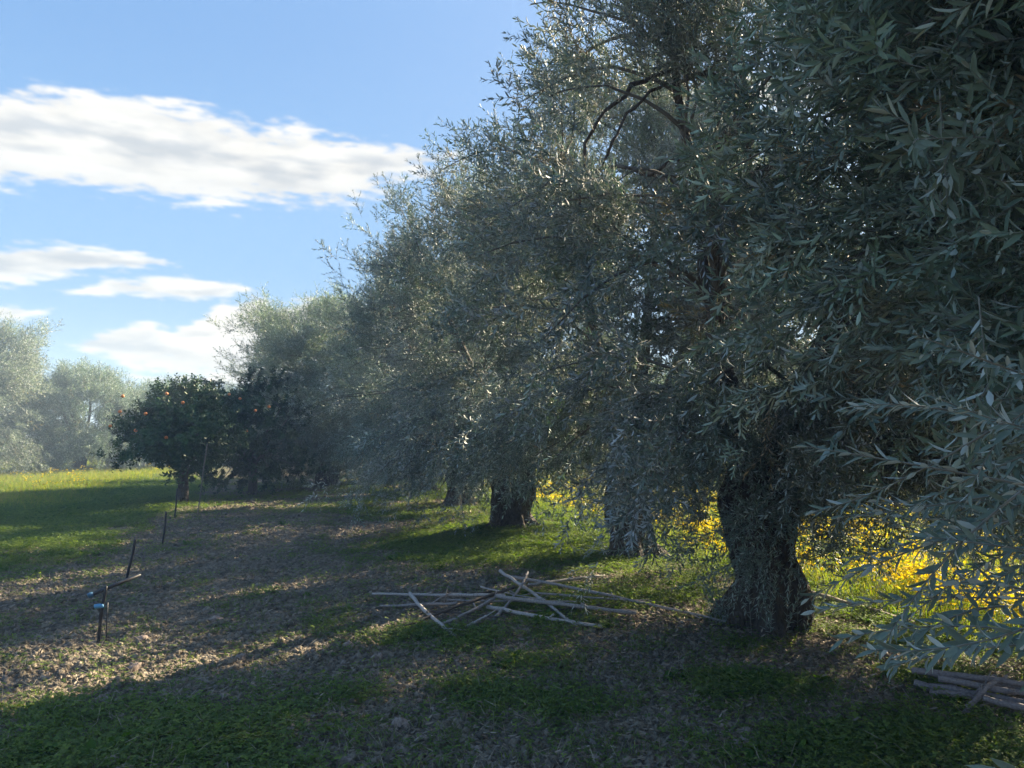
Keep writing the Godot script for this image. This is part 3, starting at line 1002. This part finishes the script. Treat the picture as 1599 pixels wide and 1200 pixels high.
func build_props() -> void:
	var pale := Color(0.42, 0.4, 0.39)
	var grey := Color(0.32, 0.305, 0.3)
	var dark := Color(0.11, 0.095, 0.085)
	var g := "pruned sticks heaped in front of the olive row"
	# x, depth, height at each end, thickness at each end
	var L := [
		[-1.36, 7.62, 0.05, -0.07, 7.2, 0.10, 0.016, 0.022, pale, "pale bent stick reaching farthest left from the heap"],
		[-0.97, 7.45, 0.09, -0.45, 6.25, 0.02, 0.024, 0.02, pale, "stout pale stick slanting down at the left of the heap"],
		[-0.92, 6.55, 0.02, 0.02, 7.35, 0.13, 0.013, 0.02, dark, "dark thin stick at the front left of the heap"],
		[-0.68, 6.45, 0.02, -0.16, 7.1, 0.10, 0.016, 0.018, grey, "grey stick leaning on the heap behind the dark one"],
		[-0.12, 7.95, 0.17, 0.47, 6.55, 0.03, 0.022, 0.017, pale, "pale stick lying on top across the middle of the heap"],
		[-0.03, 7.9, 0.12, 1.78, 6.38, 0.03, 0.021, 0.013, grey, "longest grey stick reaching right toward the nearest trunk"],
		[-0.22, 7.0, 0.05, 0.73, 6.32, 0.03, 0.026, 0.018, pale, "thick pale stick along the front of the heap"],
		[-0.14, 7.1, 0.12, 1.05, 6.62, 0.05, 0.024, 0.02, grey, "thick grey stick in the middle of the heap pointing right"],
		[-0.38, 6.5, 0.02, -0.22, 6.68, 0.05, 0.018, 0.016, pale, "short pale stub in front of the heap"],
		[-0.16, 6.7, 0.02, 0.16, 7.65, 0.2, 0.018, 0.013, grey, "forked grey stick standing up from the heap middle"],
		[0.16, 7.55, 0.1, 0.97, 8.2, 0.04, 0.02, 0.014, pale, "pale stick pointing away toward the second trunk"],
		[-0.6, 7.3, 0.06, 0.55, 6.9, 0.09, 0.012, 0.008, grey, "thin grey stick lying flat through the heap behind the thick ones"],
		[-0.3, 7.6, 0.1, 0.35, 7.0, 0.06, 0.011, 0.008, pale, "thin pale stick crossing under the top stick of the heap"],
		[0.1, 6.75, 0.05, 0.85, 6.95, 0.04, 0.012, 0.009, dark, "dark thin stick at the right front of the heap"],
		[-0.8, 7.0, 0.03, -0.05, 6.6, 0.05, 0.011, 0.008, dark, "dark thin stick low at the left front of the heap"],
		[0.2, 7.25, 0.1, 1.3, 7.05, 0.03, 0.013, 0.009, grey, "thin grey stick pointing right beside the longest one"],
		[-0.5, 7.55, 0.03, 0.2, 7.75, 0.06, 0.011, 0.008, dark, "dark thin stick at the back of the heap"],
		[-1.22, 7.25, 0.03, -0.5, 7.1, 0.08, 0.014, 0.018, grey, "slim grey stick under the farthest left one"],
	]
	for k in L.size():
		var e = L[k]
		stick(on_ground(e[0], e[1], e[2]), on_ground(e[3], e[4], e[5]), e[6], e[7], e[8], 40 + k, e[9], g)
	var g2 := "cut sticks bundled at the right edge"
	var R := [
		[2.43, 4.78, 0.1, 3.1, 4.35, 0.12, 0.026, 0.022, "topmost cut stick of the bundle at the right edge"],
		[2.40, 4.70, 0.045, 3.0, 4.2, 0.05, 0.032, 0.028, "front cut stick of the bundle at the right edge"],
		[2.56, 4.85, 0.05, 3.2, 4.5, 0.06, 0.03, 0.026, "rear cut stick of the bundle at the right edge"],
		[2.42, 4.55, 0.03, 2.7, 4.45, 0.03, 0.026, 0.024, "short cut stub left of the bundle at the right edge"],
		[2.45, 4.28, 0.02, 2.75, 4.5, 0.11, 0.02, 0.016, "thin forked stick poking forward from the right bundle"],
		[2.6, 4.35, 0.07, 3.1, 4.0, 0.05, 0.022, 0.02, "slim stick lying in front of the right bundle"],
		[2.5, 4.62, 0.09, 3.15, 4.1, 0.09, 0.024, 0.02, "middle cut stick of the bundle at the right edge"],
	]
	for k in R.size():
		var e = R[k]
		stick(on_ground(e[0], e[1], e[2]), on_ground(e[3], e[4], e[5]), e[6], e[7], Color(0.27, 0.245, 0.255), 70 + k, e[8], g2)
	stick(on_ground(2.95, 7.7, 0.05), on_ground(3.33, 6.5, 0.04), 0.045, 0.035, Color(0.36, 0.31, 0.26), 83, "pale cut limb lying in the sun behind the nearest trunk", "")
	# stones: x, depth, size, label
	var S := [
		[-6.2, 8.95, 0.12, "flat pale stone at the left edge beyond the irrigation riser"],
		[-2.47, 4.75, 0.085, "round grey stone standing out in the weeds at lower left"],
		[-1.95, 3.92, 0.06, "rounded stone low at the left near the bottom edge"],
		[-2.62, 5.45, 0.09, "pale broken stone in front of the irrigation riser"],
		[-1.2, 4.28, 0.055, "small grey stone among weeds right of the lower left"],
		[-1.26, 3.95, 0.06, "pinkish stone near the bottom edge left of the middle"],
		[-2.35, 4.1, 0.06, "half buried stone in the soil at the lower left"],
		[-1.26, 6.05, 0.075, "brown stone in the light streak left of the stick heap"],
		[-0.99, 5.75, 0.08, "dark flat stone below the light streak near the sticks"],
		[-0.62, 4.4, 0.09, "reddish stone in the weeds at lower middle"],
		[0.42, 3.9, 0.06, "angular pale stone at the bottom edge, middle of the picture"],
		[1.16, 3.98, 0.07, "pale stone at the bottom edge below the weedy clump"],
		[-0.8, 3.85, 0.06, "rounded stone at the bottom edge, left one of a pair"],
		[-0.72, 3.78, 0.055, "rounded stone at the bottom edge, right one of a pair"],
		[2.0, 4.27, 0.055, "white pebble in the dark soil under the near branches"],
		[2.3, 4.22, 0.06, "flat white stone in front of the right stick bundle"],
		[1.23, 4.15, 0.05, "small stone just behind the bottom edge pale stone"],
		[-2.9, 6.15, 0.07, "pale upright stone beside the foot of the irrigation riser"],
		[-2.55, 6.75, 0.09, "long flat stone right of the irrigation riser"],
		[-1.95, 5.65, 0.07, "brownish stone on the bare soil between riser and light streak"],
	]
	var sr := RandomNumberGenerator.new()
	sr.seed = 12
	for k in S.size():
		var e = S[k]
		var sz: float = e[2]
		var col := Color(0.27, 0.235, 0.21).lerp(Color(0.33, 0.27, 0.245), sr.randf())
		var o := obj("stone", stone_mesh(200 + k * 3, Vector3(sz * 0.62, sz * 0.4, sz * 0.5), col, 0.75).mesh(M.stone))
		o.position = on_ground(e[0], e[1], sz * 0.1)
		o.rotation = Vector3(sr.randf_range(-0.2, 0.2), sr.randf() * TAU, sr.randf_range(-0.2, 0.2))
		tag(o, e[3], "stone", "field stones")
	# irrigation riser with a tilted hose arm and a blue clip
	var blk := Color(0.018, 0.018, 0.02)
	var a := on_ground(-3.26, 6.19)
	var ris := stake("irrigation_riser", a, a + Vector3(0.045, 0.43, 0.0), 0.013, blk, M.plastic, "black irrigation riser with slanting hose arm and blue clip", 3)
	part_tube(ris, "supply_tube", Vector3(0.05, -0.05, -0.02), Vector3(0.055, 0.3, -0.015), 0.005, 0.005, blk, M.plastic)
	part_tube(ris, "hose_arm", Vector3(-0.035, 0.375, 0.05), Vector3(0.21, 0.48, -0.22), 0.016, 0.014, Color(0.03, 0.03, 0.033), M.plastic)
	part_tube(ris, "arm_end_cap", Vector3(-0.055, 0.367, 0.07), Vector3(-0.033, 0.376, 0.047), 0.021, 0.021, Color(0.05, 0.13, 0.22), M.plastic)
	part_tube(ris, "clip", Vector3(-0.03, 0.275, 0.012), Vector3(0.035, 0.28, 0.012), 0.017, 0.017, Color(0.08, 0.28, 0.5), M.plastic)
	var b := on_ground(-4.24, 8.59)
	stake("irrigation_stake", b, b + Vector3(0.085, 0.47, 0), 0.015, blk, M.plastic, "black leaning stake just behind the irrigation riser", 5)
	b = on_ground(-5.15, 11.48)
	stake("irrigation_stake", b, b + Vector3(0.04, 0.48, 0), 0.015, blk, M.plastic, "thin black stake halfway between riser and orange tree", 6)
	b = on_ground(-6.41, 14.76)
	stake("irrigation_stake", b, b + Vector3(0.04, 0.58, 0), 0.014, blk, M.plastic, "dark stake left of the orange tree trunk", 7)
	b = on_ground(-6.07, 14.98)
	stake("wooden_stake", b, b + Vector3(0.16, 1.42, 0.0), 0.012, Color(0.2, 0.19, 0.16), M.stick, "tall pale wooden stake leaning beside the orange tree trunk", 8)

# ---------------------------------------------------------------- everything
func build_trees() -> void:
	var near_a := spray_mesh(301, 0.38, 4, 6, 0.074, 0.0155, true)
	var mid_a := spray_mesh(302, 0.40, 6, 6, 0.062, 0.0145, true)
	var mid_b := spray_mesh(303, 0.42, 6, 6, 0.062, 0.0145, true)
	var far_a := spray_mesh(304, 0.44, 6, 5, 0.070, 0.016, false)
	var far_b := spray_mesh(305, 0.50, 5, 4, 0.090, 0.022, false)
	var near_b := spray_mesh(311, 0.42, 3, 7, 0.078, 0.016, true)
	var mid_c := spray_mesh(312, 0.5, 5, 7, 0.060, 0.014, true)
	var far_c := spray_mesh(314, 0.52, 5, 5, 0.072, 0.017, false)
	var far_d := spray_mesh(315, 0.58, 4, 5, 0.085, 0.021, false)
	# the long row, nearest first
	var t0 := olive({at = Vector2(3.35, 2.9), h = 5.2, r = 2.35, hem = 1.35, skirt = 5, n = 5600, branches = 110, mesh = near_a, mesh2 = near_b, seed = 4, rb = 0.27, shift = Vector3(-0.25, 0, 0.1), clip = true,
		label = "nearest olive tree whose leafy branches hang in at the right edge"})
	hanging(t0, [
		[Vector3(1.55, 1.62, -1.75), Vector3(1.15, 1.55, -1.6), Vector3(0.78, 1.68, -1.45)],
		[Vector3(1.75, 1.75, -1.9), Vector3(1.35, 1.55, -1.7), Vector3(1.02, 1.60, -1.5)],
		[Vector3(1.45, 1.55, -1.5), Vector3(0.95, 1.2, -1.35), Vector3(0.57, 1.26, -1.25)],
		[Vector3(1.3, 1.3, -1.2), Vector3(0.9, 1.12, -1.15), Vector3(0.68, 1.13, -1.1)],
		[Vector3(2.0, 1.6, -2.4), Vector3(1.5, 1.35, -2.3), Vector3(0.95, 1.25, -2.2)],
		[Vector3(1.9, 1.5, -2.0), Vector3(1.5, 1.35, -1.9), Vector3(1.25, 1.0, -1.9)],
		[Vector3(1.8, 1.4, -1.8), Vector3(1.45, 1.2, -1.75), Vector3(1.1, 1.15, -1.7)],
		[Vector3(2.2, 1.4, -2.5), Vector3(1.7, 1.15, -2.4), Vector3(1.3, 1.1, -2.4)],
		[Vector3(1.5, 1.6, -1.4), Vector3(1.2, 1.55, -1.3), Vector3(0.85, 1.38, -1.25)],
		[Vector3(1.9, 1.7, -2.1), Vector3(1.4, 1.6, -2.0), Vector3(1.0, 1.42, -1.95)],
		[Vector3(1.4, 1.05, -1.5), Vector3(1.15, 1.0, -1.4), Vector3(0.98, 1.12, -1.35)],
	], 91, 0.07, 0.0145)
	var hr := RandomNumberGenerator.new()
	hr.seed = 58
	var more := []
	for k in 40:
		var d := hr.randf_range(1.6, 3.0)
		var a := Vector3(hr.randf_range(0.66, 0.95) * d, hr.randf_range(1.1, 1.75), -d - 0.1)
		var e := Vector3(a.x - hr.randf_range(0.3, 0.8), maxf(a.y + hr.randf_range(-0.4, 0.15), 1.6 - 0.27 * d), -d + hr.randf_range(-0.35, 0.35))
		if e.x < 0.41 * d:
			e.x = 0.41 * d + 0.05
		more.append([a, a.lerp(e, 0.5) + Vector3(-0.05, hr.randf_range(-0.1, 0.14), 0), e])
	hanging(t0, more, 95, 0.066, 0.0142)
	var t1 := olive({at = Vector2(2.05, 6.45), h = 5.6, r = 2.5, trim = true, mantle = 560, hem = 0.72, skirt = 26, skirt_right = true, n = 3300, branches = 100, mesh = mid_a, mesh2 = mid_c, seed = 7, rb = 0.24, lean = Vector3(0.05, 0, 0), shift = Vector3(0.15, 0, 0.2),
		label = "thick olive tree with leafy trunk rising beside the right end of the stick heap",
		hollow = Vector3(1.15, 3.75, -5.2), hollow_r = Vector3(0.62, 0.5, 1.5), boughs = [
			[[Vector3(1.9, 1.4, -6.35), Vector3(1.62, 2.4, -6.1), Vector3(1.5, 3.15, -5.95), Vector3(1.62, 3.4, -5.9), Vector3(2.0, 3.68, -5.9), Vector3(2.5, 3.7, -6.0)], 0.11, 0.05],
			[[Vector3(1.86, 3.55, -5.9), Vector3(1.84, 4.0, -5.9), Vector3(1.82, 4.3, -5.9), Vector3(1.7, 5.0, -5.9)], 0.045, 0.02],
			[[Vector3(1.84, 4.15, -5.9), Vector3(1.68, 3.9, -5.9), Vector3(1.45, 3.74, -5.85), Vector3(1.2, 3.7, -5.85), Vector3(1.05, 3.6, -5.8), Vector3(0.85, 3.68, -5.8)], 0.035, 0.014],
			[[Vector3(1.84, 4.3, -5.9), Vector3(1.5, 4.45, -5.9), Vector3(1.17, 4.42, -5.85), Vector3(0.8, 4.2, -5.85), Vector3(0.57, 3.82, -5.8), Vector3(0.5, 3.3, -5.8)], 0.032, 0.014],
			[[Vector3(1.84, 4.2, -5.9), Vector3(1.5, 4.38, -5.8), Vector3(1.25, 4.34, -5.8), Vector3(1.03, 4.2, -5.75), Vector3(0.8, 3.92, -5.75), Vector3(0.68, 3.6, -5.7)], 0.028, 0.012]]})
	hanging(t1, [
		[Vector3(1.9, 1.2, -5.6), Vector3(1.4, 0.75, -5.4), Vector3(0.42, 0.82, -5.3)],
		[Vector3(2.1, 1.1, -5.9), Vector3(1.7, 0.6, -5.7), Vector3(1.15, 0.5, -5.6)],
		[Vector3(1.7, 1.4, -5.4), Vector3(1.2, 1.5, -5.3), Vector3(0.45, 1.75, -5.2)],
		[Vector3(2.2, 1.2, -6.05), Vector3(2.0, 0.8, -5.95), Vector3(1.85, 0.25, -5.95)],
		[Vector3(2.3, 1.2, -6.1), Vector3(2.15, 0.8, -5.95), Vector3(2.1, 0.3, -6.0)],
		[Vector3(2.4, 1.3, -6.0), Vector3(2.5, 0.9, -5.9), Vector3(2.55, 0.45, -5.9)],
		[Vector3(1.9, 1.2, -6.0), Vector3(1.75, 0.7, -5.9), Vector3(1.65, 0.3, -5.95)],
	], 92, 0.064, 0.0135)
	suckers(t1, 34, 0.33, 17)
	var t2 := olive({at = Vector2(1.54, 9.87), h = 5.9, r = 2.4, mantle = 150, hem = 0.82, skirt = 16, n = 3200, branches = 95, mesh = mid_b, mesh2 = mid_c, seed = 15, rb = 0.24, shift = Vector3(-0.1, 0, 0.1),
		label = "second olive tree of the row, gnarled trunk between two sunny gaps"})
	suckers(t2, 14, 0.32, 18)
	olive({at = Vector2(0.0, 13.2), h = 6.0, r = 2.45, mantle = 120, hem = 0.6, n = 3000, branches = 95, mesh = mid_a, mesh2 = mid_c, seed = 22, rb = 0.3, shift = Vector3(-0.35, 0, 0),
		label = "third olive tree of the row with a broad dark trunk"})
	olive({at = Vector2(-1.2, 17.2), h = 5.5, r = 2.4, hem = 0.55, n = 2500, branches = 90, mesh = mid_b, mesh2 = mid_c, seed = 33, rb = 0.24, shift = Vector3(-0.4, 0, 0),
		label = "fourth olive tree of the row, its foliage hanging almost to the grass"})
	olive({at = Vector2(-2.44, 21.4), h = 5.7, r = 2.7, hem = 0.55, n = 2600, branches = 85, mesh = far_a, mesh2 = far_c, seed = 41, rb = 0.24, shift = Vector3(-0.5, 0, 0), label = "fifth olive tree of the row, above a small sunlit patch"})
	olive({at = Vector2(-5.7, 24.0), h = 5.6, r = 2.9, hem = 0.4, n = 4200, branches = 130, mesh = far_a, mesh2 = far_c, seed = 55, rb = 0.28, shift = Vector3(-0.4, 0, 0), label = "olive tree bulging out leftmost from the far end of the row"})
	olive({at = Vector2(-3.9, 27.0), h = 5.6, r = 2.7, hem = 0.6, n = 2000, branches = 65, mesh = far_b, mesh2 = far_d, seed = 56, rb = 0.3, label = "olive tree deep in the row behind the fifth one"})
	olive({at = Vector2(-5.0, 31.0), h = 5.6, r = 2.8, hem = 0.6, n = 2000, branches = 60, mesh = far_b, mesh2 = far_d, seed = 57, rb = 0.3, detail = 0, label = "farthest olive tree of the row with its trunk in shade"})
	# olives across the clearing on the left
	var gl := "olive trees across the clearing on the left"
	var LL := [
		[-21.4, 30.0, 6.3, 3.0, 66, "tall olive tree at the left edge with arching top"],
		[-19.0, 34.0, 4.3, 2.7, 67, "rounded olive tree with dark trunk left of the orange tree"],
		[-16.8, 38.0, 3.9, 2.6, 68, "olive tree behind the left side of the orange tree"],
		[-15.5, 43.0, 3.8, 2.6, 69, "low distant olive tree just above the orange tree"],
		[-27.5, 38.0, 5.6, 3.2, 70, "olive tree behind the tall one at the left edge"],
		[-12.6, 47.0, 3.8, 2.8, 77, "distant olive tree behind the right side of the orange trees"],
	]
	for e in LL:
		olive({at = Vector2(e[0], e[1]), h = e[2], r = e[3], hem = 0.25, fork = 0.8, n = 4200, branches = 130, mesh = far_b, mesh2 = far_d, seed = e[4], rb = 0.26, detail = 0, group = gl, label = e[5]})
	# the next row beyond the sunny strip on the right
	var gr := "olive trees beyond the sunny strip"
	var RR := [[17.5, 12.0, "olive tree beyond the sunny strip, glimpsed at the right edge"], [15.5, 18.0, "olive tree beyond the sunny strip, glimpsed right of the nearest trunk"], [13.5, 24.0, "olive tree beyond the sunny strip, glimpsed above the right gap"],
		[11.5, 30.0, "olive tree beyond the sunny strip, glimpsed by the second trunk"], [9.5, 36.0, "olive tree beyond the sunny strip, glimpsed left of the second trunk"], [7.5, 42.0, "olive tree beyond the sunny strip, glimpsed by the third trunk"], [5.0, 49.0, "farthest olive tree beyond the sunny strip"]]
	for k in RR.size():
		olive({at = Vector2(RR[k][0], RR[k][1]), h = 5.2, r = 3.0, hem = 0.4, n = 1900, branches = 70, mesh = far_b, mesh2 = far_d, seed = 80 + k, rb = 0.28, detail = 0, group = gr, label = RR[k][2]})
	# orange trees
	orange_tree(Vector2(-7.51, 17.69), 2.45, 1.4, 0.85, 820, 5, "dark orange tree with a bare short trunk and a few fruits", [
		Vector3(-8.35, 2.1, -16.4), Vector3(-7.75, 2.05, -16.3), Vector3(-7.3, 1.55, -16.3), Vector3(-8.0, 1.7, -16.4), Vector3(-8.75, 1.8, -16.8), Vector3(-7.1, 2.3, -16.6), Vector3(-7.5, 2.5, -16.7), Vector3(-8.5, 2.45, -16.8)], Vector3(-0.1, 0, 0))
	orange_tree(Vector2(-6.9, 20.6), 3.1, 1.6, 0.08, 1000, 6, "taller dark orange tree half hidden behind the olive row", [
		Vector3(-6.95, 2.6, -18.9), Vector3(-6.7, 2.5, -18.95), Vector3(-6.3, 2.2, -18.9), Vector3(-7.2, 2.05, -18.85), Vector3(-6.5, 1.7, -18.9), Vector3(-6.0, 2.3, -19.0), Vector3(-7.6, 2.7, -19.0)], Vector3(0.1, 0, 0))

func _ready() -> void:
	t_start = Time.get_ticks_msec()
	# camera
	var cam := Camera3D.new()
	cam.name = "camera"
	cam.fov = 53.0
	cam.near = 0.05
	cam.far = 1500.0
	cam.position = Vector3(0, 1.6, 0)
	cam.rotation_degrees = Vector3(3.8, 0, 0)
	add_child(cam)
	cam.current = true
	# sky, sun, exposure
	var az := deg_to_rad(SUN_AZ)
	var el := deg_to_rad(SUN_EL)
	sun_dir = Vector3(sin(az) * cos(el), sin(el), -cos(az) * cos(el))
	var pano := PanoramaSkyMaterial.new()
	pano.panorama = ImageTexture.create_from_image(sky_image())
	var sky := Sky.new()
	sky.sky_material = pano
	var env := Environment.new()
	env.background_mode = Environment.BG_SKY
	env.sky = sky
	env.tonemap_mode = Environment.TONE_MAPPER_LINEAR
	env.tonemap_exposure = 5.4
	env.sdfgi_enabled = true
	env.ssao_enabled = true
	env.ssil_enabled = true
	env.fog_enabled = true
	env.fog_density = 0.005
	env.fog_light_color = Color(0.8, 0.9, 1.0)
	var we := WorldEnvironment.new()
	we.name = "world_environment"
	env.background_energy_multiplier = 0.405
	we.environment = env
	add_child(we)
	var sun := DirectionalLight3D.new()
	sun.name = "sun"
	sun.light_energy = 1.6
	sun.light_color = Color(1.0, 0.93, 0.8)
	sun.light_angular_distance = 0.5
	sun.shadow_enabled = true
	sun.basis = Basis.looking_at(-sun_dir)
	add_child(sun)
	print("sky ", Time.get_ticks_msec() - t_start)
	n_fine = FastNoiseLite.new()
	n_fine.seed = 3
	n_fine.frequency = 0.05
	n_fine.fractal_octaves = 3
	n_patch = FastNoiseLite.new()
	n_patch.seed = 9
	n_patch.frequency = 0.05
	n_patch.fractal_octaves = 4
	n_soft = FastNoiseLite.new()
	n_soft.seed = 14
	n_soft.frequency = 0.03
	n_soft.fractal_octaves = 2
	materials()
	build_ground()
	print("ground ", Time.get_ticks_msec() - t_start)
	build_trees()
	print("trees ", Time.get_ticks_msec() - t_start)
	build_props()
	build_cover()
	print("cover ", Time.get_ticks_msec() - t_start)
